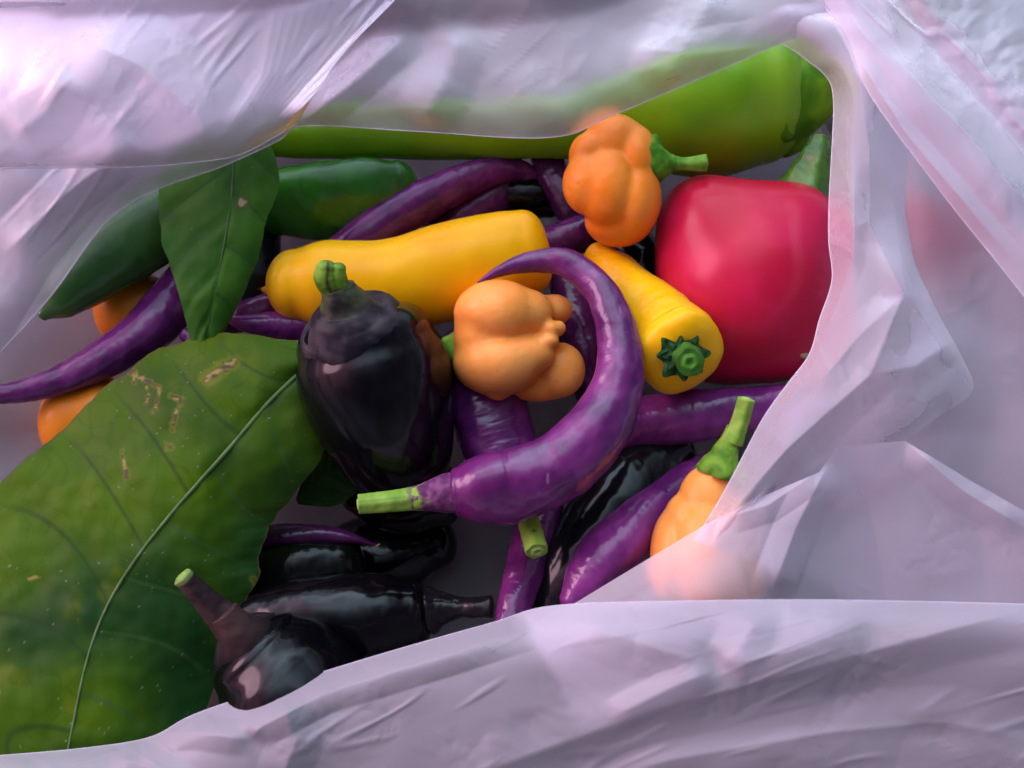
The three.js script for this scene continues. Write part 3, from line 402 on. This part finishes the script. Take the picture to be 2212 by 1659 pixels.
// lower right orange pepper, half under the film
thing('orange_pepper', 'orange pepper with a long upright green stem, half covered by the plastic', 'habanero pepper', [
  ['body', blob(1500, 1130, 5.0, 205, lobes([[-50, 72, -6, 44, 100, 70], [18, 62, 22, 78, 128, 84], [-22, 0, 4, 46, 66, 56], [24, -40, 8, 62, 84, 60], [50, -86, 0, 46, 52, 44], [84, 60, -14, 66, 108, 70]], 9), bcol([0.88, 0.29, 0.05], [0.94, 0.36, 0.08], 70), 92), M.orange],
  calyx([[1550, 1026, 5.6, 46], [1556, 1008, 5.7, 43], [1565, 980, 5.85, 30], [1577, 948, 6.03, 20], [1586, 924, 6.17, 16]], { lobes: 6, wave: 0.24 }),
  stem([[1611, 862, 6.6, 19], [1604, 890, 6.4, 19], [1594, 922, 6.2, 20], [1580, 955, 6.0, 24]], {}),
], 'orange peppers in the bag');

// long yellow pepper
thing('yellow_pepper', 'long yellow pepper lying across the middle of the bag behind the black pepper', 'pepper', [
  ['body', sweep([[640, 615, 3.9, 78], [690, 613, 3.9, 93], [750, 613, 3.9, 95], [815, 614, 3.9, 97], [880, 607, 3.9, 101], [950, 590, 3.9, 104], [1020, 572, 3.9, 104], [1090, 556, 3.9, 100], [1135, 546, 3.9, 92]], { capA: 0.82, capB: 0.55, powB: 0.6, seg: 180, rad: 100, lump: [0.05, 0.6, 2], shape: (t, a) => 1 + 0.025 * Math.cos(3 * a + 0.4 + 2 * t) + 0.02 * N(t * 6, Math.cos(a), Math.sin(a)), color: (t, a, p) => mixc([0.90, 0.43, 0.002], [0.94, 0.51, 0.004], sst(-0.3, 0.3, fbm(p.x * 50, p.y * 50, p.z * 50, 4))) }), M.yellow],
  ['blossom_tip', sweep([[586, 626, 3.95, 16], [574, 626, 3.95, 9], [566, 625, 3.95, 4], [556, 624, 3.95, 1.5]], { capA: 0.3, capB: 0.5, seg: 20, rad: 16, color: (t) => mixc([0.72, 0.34, 0.01], [0.06, 0.03, 0.01], sst(0.55, 0.8, t)) }), M.stem],
], 'yellow peppers in the bag');

// yellow pepper pointing its stem at the viewer
thing('yellow_pepper', 'wrinkled yellow pepper with its dark green calyx turned towards the viewer, beside the red pepper', 'pepper', [
  ['body', sweep([[1292, 552, 3.7, 32], [1316, 582, 3.9, 50], [1348, 620, 4.2, 60], [1386, 662, 4.6, 72], [1424, 706, 5.0, 88], [1458, 748, 5.5, 99], [1470, 762, 5.8, 98]], { capA: 0.8, capB: 0.38, dimpleB: 0.12, powB: 0.75, seg: 150, rad: 110, lump: [0.06, 1.6, 3], shape: (t, a) => 1 + 0.03 * Math.cos(4 * a + 3 * t) + 0.06 * sst(0.85, 0.5, t) * N(t * 11 + Math.cos(a), Math.sin(a) * 0.8, 3), color: (t, a, p) => mixc([0.86, 0.41, 0.003], [0.90, 0.49, 0.005], sst(-0.3, 0.3, fbm(p.x * 50 + 4, p.y * 50, p.z * 50, 4))) }), M.yellow],
  ['calyx', gridGeo(26, 96, (i, j) => { const f = i / 26, a = j / 96 * 2 * Math.PI, c = spot(1474, 765, 6.75), s = grid2m(c), st = Math.pow(Math.abs(Math.cos(a * 4 + 0.3)), 3), R = s * (46 + 15 * st + 3 * Math.cos(3 * a) + 2 * Math.cos(5 * a + 1)) * f; const ax = new THREE.Vector3(0.10, 0.985, 0.13).normalize(), ux = new THREE.Vector3(1, 0, 0).addScaledVector(ax, -ax.x).normalize(), uz = ax.clone().cross(ux); const z = s * (12 * Math.exp(-f * f * 5) - 7 * f * f * f + 4 * Math.cos(a * 8 + 0.6) * f * (1 - 0.6 * f) + 6 * N(Math.cos(a) * f * 4, Math.sin(a) * f * 4, 3)); return [c.clone().addScaledVector(ux, R * Math.cos(a)).addScaledVector(uz, -R * Math.sin(a)).addScaledVector(ax, z), mixc([0.004, 0.026, 0.007], [0.012, 0.058, 0.011], sst(-0.2, 0.3, N(Math.cos(a) * f * 6, Math.sin(a) * f * 6, 8)))]; }, { wrap: true, flip: true }), M.calyx],
  stem([[1491, 783, 7.7, 31], [1489, 780, 7.4, 29], [1486, 776, 7.1, 28], [1483, 773, 6.7, 33]], { cut: [0.045, 0.17, 0.010], color: (t, a, p) => mixc([0.016, 0.075, 0.008], [0.034, 0.13, 0.012], sst(-0.2, 0.2, fbm(p.x * 200, p.y * 200, p.z * 200, 3))) }),
], 'yellow peppers in the bag');

// red bell pepper
thing('red_bell_pepper', 'large smooth red bell pepper at the right, partly under the edge of the plastic', 'bell pepper', [
  ['body', blob(1610, 605, 3.7, 290, lobes([[0, 14, 0, 194, 208, 205], [-72, 100, 0, 106, 112, 130], [80, 96, 0, 100, 112, 130], [-92, -112, 14, 100, 110, 125], [98, -100, 4, 100, 106, 125], [0, -88, 10, 118, 107, 128]], 54), (x, y, z, p) => mixc([0.42, 0.007, 0.034], [0.52, 0.014, 0.065], sst(-0.3, 0.3, fbm(p.x * 40, p.y * 40, p.z * 40, 4))), 84), M.red],
  ['stem', sweep([[1772, 300, 5.0, 20], [1768, 322, 4.9, 30], [1760, 352, 4.7, 42], [1748, 395, 4.3, 62], [1738, 440, 3.9, 80]], { capA: 0.6, capB: 0.3, seg: 60, rad: 50, lump: [0.12, 1.8, 3], shape: (t, a) => 1 + 0.06 * Math.cos(5 * a), color: (t, a, p) => mixc([0.03, 0.12, 0.008], [0.085, 0.22, 0.02], sst(-0.3, 0.3, fbm(p.x * 90, p.y * 90, p.z * 90, 3))) }), M.darkGreen],
  ['blossom_scar', sweep([[1722, 752, 4.9, 3], [1730, 764, 4.9, 7], [1742, 768, 4.8, 8], [1750, 762, 4.7, 3]], { capA: 1, capB: 1, seg: 20, rad: 12, lump: [0.1, 9, 2], color: () => [0.34, 0.24, 0.14] }), M.stem],
]);

// long light green pepper under the back flap
thing('green_pepper', 'long light green pepper lying along the back of the bag under the folded plastic', 'pepper', [
  ['body', sweep([[560, 300, 2.6, 40], [680, 292, 2.7, 50], [820, 284, 2.8, 58], [980, 274, 3.0, 70], [1140, 264, 3.1, 76], [1280, 254, 3.3, 88], [1380, 240, 3.4, 118], [1470, 230, 3.5, 145], [1560, 222, 3.5, 153], [1640, 215, 3.5, 136]], { capA: 0.9, capB: 0.72, powB: 0.8, dimpleB: 0.05, seg: 190, rad: 90, lump: [0.12, 0.5, 2], shape: (t, a) => 1 + 0.025 * Math.cos(3 * a + 1), color: (t, a, p) => { const c = mixc([0.16, 0.43, 0.007], [0.25, 0.54, 0.014], sst(-0.3, 0.3, fbm(p.x * 30, p.y * 30, p.z * 30, 3))); return mixc(mixc([0.10, 0.26, 0.004], c, sst(0.2, 0.7, t)), c, 0.4); } }), M.green],
  calyx([[1688, 212, 3.7, 114], [1708, 210, 3.8, 112], [1732, 204, 4.0, 92], [1765, 195, 4.2, 74], [1800, 185, 4.4, 50], [1840, 175, 4.6, 38]], { lobes: 7, wave: 0.2, lump: [0.18, 1.3, 3], color: (t, a, p) => mixc([0.075, 0.26, 0.008], [0.19, 0.43, 0.014], sst(-0.25, 0.25, fbm(p.x * 90, p.y * 90, p.z * 90, 3))) }),
]);

// ---------------------------------------------------------------- peppers lower in the pile
function chili(label, pts, o = {}) {
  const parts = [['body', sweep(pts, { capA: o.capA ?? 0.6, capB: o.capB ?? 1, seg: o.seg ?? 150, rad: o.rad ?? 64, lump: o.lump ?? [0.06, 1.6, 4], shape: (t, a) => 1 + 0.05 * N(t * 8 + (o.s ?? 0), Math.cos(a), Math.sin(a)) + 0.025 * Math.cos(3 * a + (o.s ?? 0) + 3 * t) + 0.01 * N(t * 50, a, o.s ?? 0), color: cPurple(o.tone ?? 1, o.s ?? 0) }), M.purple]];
  if (o.extra) parts.push(...o.extra);
  return thing('purple_chili', label, 'chili pepper', parts, 'purple chilies in the bag');
}
chili('thick purple chili pointing down beneath the hooked chili, its spotted green stem sticking out', [[1010, 740, 2.9, 60], [1030, 800, 3.1, 70], [1050, 870, 3.2, 82], [1068, 930, 3.2, 84], [1088, 990, 3.2, 76], [1105, 1040, 3.2, 56]], { s: 3, extra: [stem([[1160, 1190, 5.1, 25], [1151, 1158, 4.8, 24], [1141, 1120, 4.4, 24], [1128, 1080, 4.0, 30], [1112, 1040, 3.5, 40]], { color: (t, a, p) => mixc(mixc(GREENSTEM[0], GREENSTEM[1], 0.8), [0.05, 0.02, 0.05], sst(0.2, 0.3, fbm(p.x * 260, p.y * 260, p.z * 260, 2))) })] });
chili('purple chili lying level at the right, running under the plastic below the red pepper', [[1330, 925, 3.2, 50], [1400, 908, 3.3, 56], [1480, 900, 3.4, 57], [1560, 890, 3.5, 52], [1640, 878, 3.6, 45], [1720, 868, 3.6, 38], [1800, 862, 3.5, 26]], { s: 7, tone: 1.35 });
chili('purple chili slanting up to the right beneath the half covered orange pepper', [[1238, 1300, 4.1, 30], [1262, 1262, 4.05, 48], [1302, 1208, 4.0, 60], [1350, 1158, 3.8, 62], [1410, 1100, 3.4, 56], [1470, 1050, 3.0, 46], [1530, 1010, 2.6, 34]], { s: 11, tone: 1.3, capA: 0.8 });
chili('slim purple chili hanging down beside the spotted green stem near the front edge', [[1100, 1370, 4.0, 34], [1110, 1310, 3.7, 38], [1128, 1250, 3.3, 42], [1146, 1190, 2.9, 46], [1165, 1120, 2.5, 46], [1185, 1050, 2.2, 40]], { s: 13, tone: 0.9 });
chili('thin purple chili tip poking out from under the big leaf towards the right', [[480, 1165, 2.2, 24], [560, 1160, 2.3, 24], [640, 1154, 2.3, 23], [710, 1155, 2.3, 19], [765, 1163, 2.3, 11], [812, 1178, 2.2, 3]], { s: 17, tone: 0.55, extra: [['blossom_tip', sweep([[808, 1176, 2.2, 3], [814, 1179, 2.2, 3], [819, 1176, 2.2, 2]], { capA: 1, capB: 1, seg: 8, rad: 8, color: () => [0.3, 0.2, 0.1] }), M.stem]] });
chili('long purple chili at the far left, curving in from the edge of the photo', [[430, 560, 2.6, 40], [402, 612, 3.0, 52], [360, 672, 3.4, 56], [305, 722, 3.7, 51], [240, 767, 3.8, 44], [170, 805, 3.9, 37], [95, 833, 4.0, 29], [20, 850, 4.1, 23], [-60, 858, 4.2, 16], [-120, 860, 4.2, 6]], { s: 19, tone: 0.95, seg: 200 });
chili('purple chili tip pointing left between the small leaf and the yellow pepper', [[720, 715, 2.9, 40], [640, 706, 3.2, 38], [580, 702, 3.5, 30], [530, 697, 3.8, 19], [495, 689, 4.0, 9], [470, 681, 4.1, 3]], { s: 23, tone: 1.2 });
chili('purple chili behind the left tip of the yellow pepper', [[690, 650, 2.0, 40], [610, 664, 2.4, 42], [540, 680, 2.8, 36], [480, 700, 3.0, 22], [420, 722, 3.1, 10]], { s: 29, tone: 1.0 });
chili('purple chili slanting up behind the long yellow pepper beside the dark green one', [[720, 560, 2.6, 40], [790, 512, 2.9, 48], [860, 463, 3.0, 48], [930, 425, 2.9, 44], [1000, 392, 2.7, 38], [1065, 370, 2.4, 32], [1120, 370, 2.0, 26], [1160, 392, 1.6, 18]], { s: 31, tone: 1.05 });
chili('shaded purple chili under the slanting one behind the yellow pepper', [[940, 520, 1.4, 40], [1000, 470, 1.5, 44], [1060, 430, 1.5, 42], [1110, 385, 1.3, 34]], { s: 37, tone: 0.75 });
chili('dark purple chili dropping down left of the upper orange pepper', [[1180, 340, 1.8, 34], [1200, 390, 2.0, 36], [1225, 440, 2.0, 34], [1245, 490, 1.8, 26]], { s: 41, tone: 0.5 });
chili('purple chili lying between the two yellow peppers', [[1150, 560, 2.0, 40], [1210, 522, 2.3, 42], [1270, 500, 2.4, 40], [1330, 490, 2.3, 34]], { s: 43, tone: 0.8 });
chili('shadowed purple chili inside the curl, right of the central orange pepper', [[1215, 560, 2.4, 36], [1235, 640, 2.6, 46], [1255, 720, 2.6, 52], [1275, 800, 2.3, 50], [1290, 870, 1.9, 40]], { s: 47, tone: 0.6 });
chili('small purple chili end glimpsed between the two leaves', [[400, 722, 3.6, 16], [425, 735, 3.6, 16], [450, 750, 3.5, 12]], { s: 53, tone: 1.4, seg: 30, rad: 24 });

function blackPepper(label, pts, o = {}) {
  return thing('black_pepper', label, 'pepper', [['body', sweep(pts, { capA: o.capA ?? 0.7, capB: o.capB ?? 0.7, seg: 110, rad: 72, lump: o.lump ?? [0.1, 0.8, 3], shape: (t, a) => 1 + 0.03 * Math.cos(3 * a + (o.s ?? 0)), color: cBlack(o.tint) }), M.black], ...(o.extra ?? [])], 'black peppers in the bag');
}
blackPepper('black pepper with a brownish purple stem at the front left, over the big leaf', [[552, 1410, 4.9, 112], [590, 1450, 4.7, 152], [620, 1500, 4.4, 172], [640, 1560, 4.0, 150]], { s: 1, capA: 0.4, lump: [0.16, 0.6, 2], extra: [
  calyx([[566, 1428, 4.6, 104], [550, 1406, 5.15, 94], [538, 1390, 5.6, 68], [512, 1358, 6.05, 44], [485, 1325, 6.3, 33]], { lobes: 5, wave: 0.04, lump: [0.07, 2.5, 3], color: (t, a, p) => mixc(mixc([0.006, 0.005, 0.008], [0.014, 0.010, 0.012], sst(-0.2, 0.2, fbm(p.x * 150, p.y * 150, p.z * 150, 3))), [0.05, 0.025, 0.025], sst(0.4, 0.9, t)) }),
  stem([[394, 1245, 7.1, 22], [412, 1262, 6.9, 23], [440, 1290, 6.6, 26], [475, 1325, 6.2, 33], [510, 1358, 5.8, 42]], { cut: [0.17, 0.30, 0.05], color: (t, a, p) => mixc([0.16, 0.22, 0.06], mixc([0.024, 0.012, 0.014], [0.065, 0.034, 0.032], sst(-0.25, 0.25, fbm(p.x * 150, p.y * 150, p.z * 150, 3))), sst(0.05, 0.12, t)) }) ] });
blackPepper('glossy black pepper lying at the front with its black stem pointing right', [[560, 1350, 2.6, 84], [650, 1345, 2.8, 98], [750, 1338, 2.9, 102], [840, 1332, 2.9, 94], [895, 1326, 2.9, 78]], { s: 2, capB: 0.5, extra: [['stem', sweep([[1062, 1310, 3.6, 24], [1030, 1312, 3.5, 22], [990, 1312, 3.3, 24], [955, 1314, 3.1, 36], [930, 1318, 3.0, 52]], { capA: 'flat', capB: 0.2, seg: 40, rad: 36, lump: [0.1, 2.5, 3], color: cBlack([0.012, 0.010, 0.013]) }), M.black]] });
blackPepper('long black pepper slanting up in the shade behind the lower right purple chili', [[1190, 1340, 2.4, 66], [1240, 1250, 2.6, 84], [1300, 1150, 2.6, 94], [1370, 1050, 2.4, 92], [1430, 970, 2.0, 76]], { s: 3, tint: [0.007, 0.007, 0.010] });
blackPepper('black pepper low in the bag under the standing one, beneath the green stem', [[780, 1050, 0.6, 60], [840, 1070, 0.6, 76], [900, 1076, 0.6, 78], [960, 1070, 0.6, 66]], { s: 4, capB: 0.6, tint: [0.006, 0.005, 0.007] });
blackPepper('black pepper in deep shade under the thin purple chili tip', [[560, 1235, 1.3, 70], [650, 1228, 1.4, 78], [740, 1222, 1.3, 70]], { s: 9, tint: [0.006, 0.007, 0.006] });
blackPepper('black pepper barely visible deep in the gap behind the hooked chili stem', [[690, 1215, -1.2, 60], [780, 1205, -1.2, 84], [870, 1190, -1.2, 84], [940, 1165, -1.2, 64]], { s: 12 });
blackPepper('black pepper in the dark gap between the small leaf and the yellow pepper', [[560, 470, 1.4, 46], [552, 540, 1.7, 52], [540, 610, 1.9, 50], [520, 660, 1.9, 40]], { s: 5, tint: [0.012, 0.014, 0.02] });
blackPepper('black pepper in the gap between the orange pepper and the red bell pepper', [[1330, 520, 1.7, 60], [1375, 570, 1.9, 66], [1400, 640, 1.8, 60]], { s: 6 });
blackPepper('black pepper end behind the slanting purple chili at the back', [[1080, 420, 1.2, 40], [1140, 425, 1.3, 46], [1190, 430, 1.2, 40]], { s: 7 });

thing('green_chili', 'dark green pepper with a pointed end at the left edge of the bag mouth', 'pepper', [['body', sweep([[92, 682, 4.6, 12], [125, 655, 4.6, 40], [180, 605, 4.5, 62], [250, 550, 4.3, 74], [330, 495, 4.0, 80], [420, 450, 3.6, 76]], { capA: 0.6, capB: 0.7, seg: 130, rad: 72, lump: [0.07, 1.0, 3], color: cFlat([0.026, 0.095, 0.016], [0.046, 0.14, 0.024], 50) }), M.darkGreen]], 'dark green peppers in the bag');
thing('green_chili', 'shiny dark green pepper lying behind the small leaf and the slanting purple chili', 'pepper', [['body', sweep([[590, 430, 2.5, 70], [660, 428, 2.6, 80], [740, 425, 2.7, 84], [810, 418, 2.8, 80], [860, 410, 2.7, 64]], { capA: 0.6, capB: 0.7, seg: 110, rad: 80, lump: [0.14, 0.8, 3], shape: (t, a) => 1 + 0.11 * Math.cos(3 * a + 0.8 + t), color: cFlat([0.014, 0.11, 0.010], [0.035, 0.21, 0.018], 50) }), M.darkGreen]], 'dark green peppers in the bag');

thing('orange_pepper', 'round orange pepper half hidden behind the far left purple chili', 'habanero pepper', [['body', blob(292, 672, 1.9, 130, lobes([[-20, 0, 0, 62, 82, 75], [30, 5, 0, 60, 80, 75], [0, -10, 20, 70, 70, 60]], 24), bcol([0.70, 0.20, 0.010], [0.80, 0.26, 0.02], 60), 60), M.orange]], 'orange peppers in the bag');
thing('orange_pepper', 'orange pepper peeking out between the left purple chili and the big leaf', 'habanero pepper', [['body', blob(180, 912, 2.4, 150, lobes([[-20, 0, 0, 72, 92, 75], [40, -15, 0, 70, 85, 75]], 24), bcol([0.80, 0.22, 0.014], [0.88, 0.28, 0.02], 60), 60), M.orange]], 'orange peppers in the bag');
thing('red_bell_pepper', 'red pepper seen only as a blurred patch through the plastic at the right', 'bell pepper', [['body', blob(2000, 520, 1.2, 190, lobes([[-10, 0, 0, 105, 130, 120], [30, 30, 0, 100, 110, 110]], 40), bcol([0.35, 0.006, 0.03], [0.42, 0.01, 0.05], 40), 60), M.red]]);

// ---------------------------------------------------------------- render
const renderer = new THREE.WebGLRenderer({ antialias: true });
renderer.setSize(W, H);
renderer.shadowMap.enabled = true;
renderer.toneMapping = THREE.LinearToneMapping;
renderer.toneMappingExposure = EXPOSURE;
renderer.render(scene, camera);
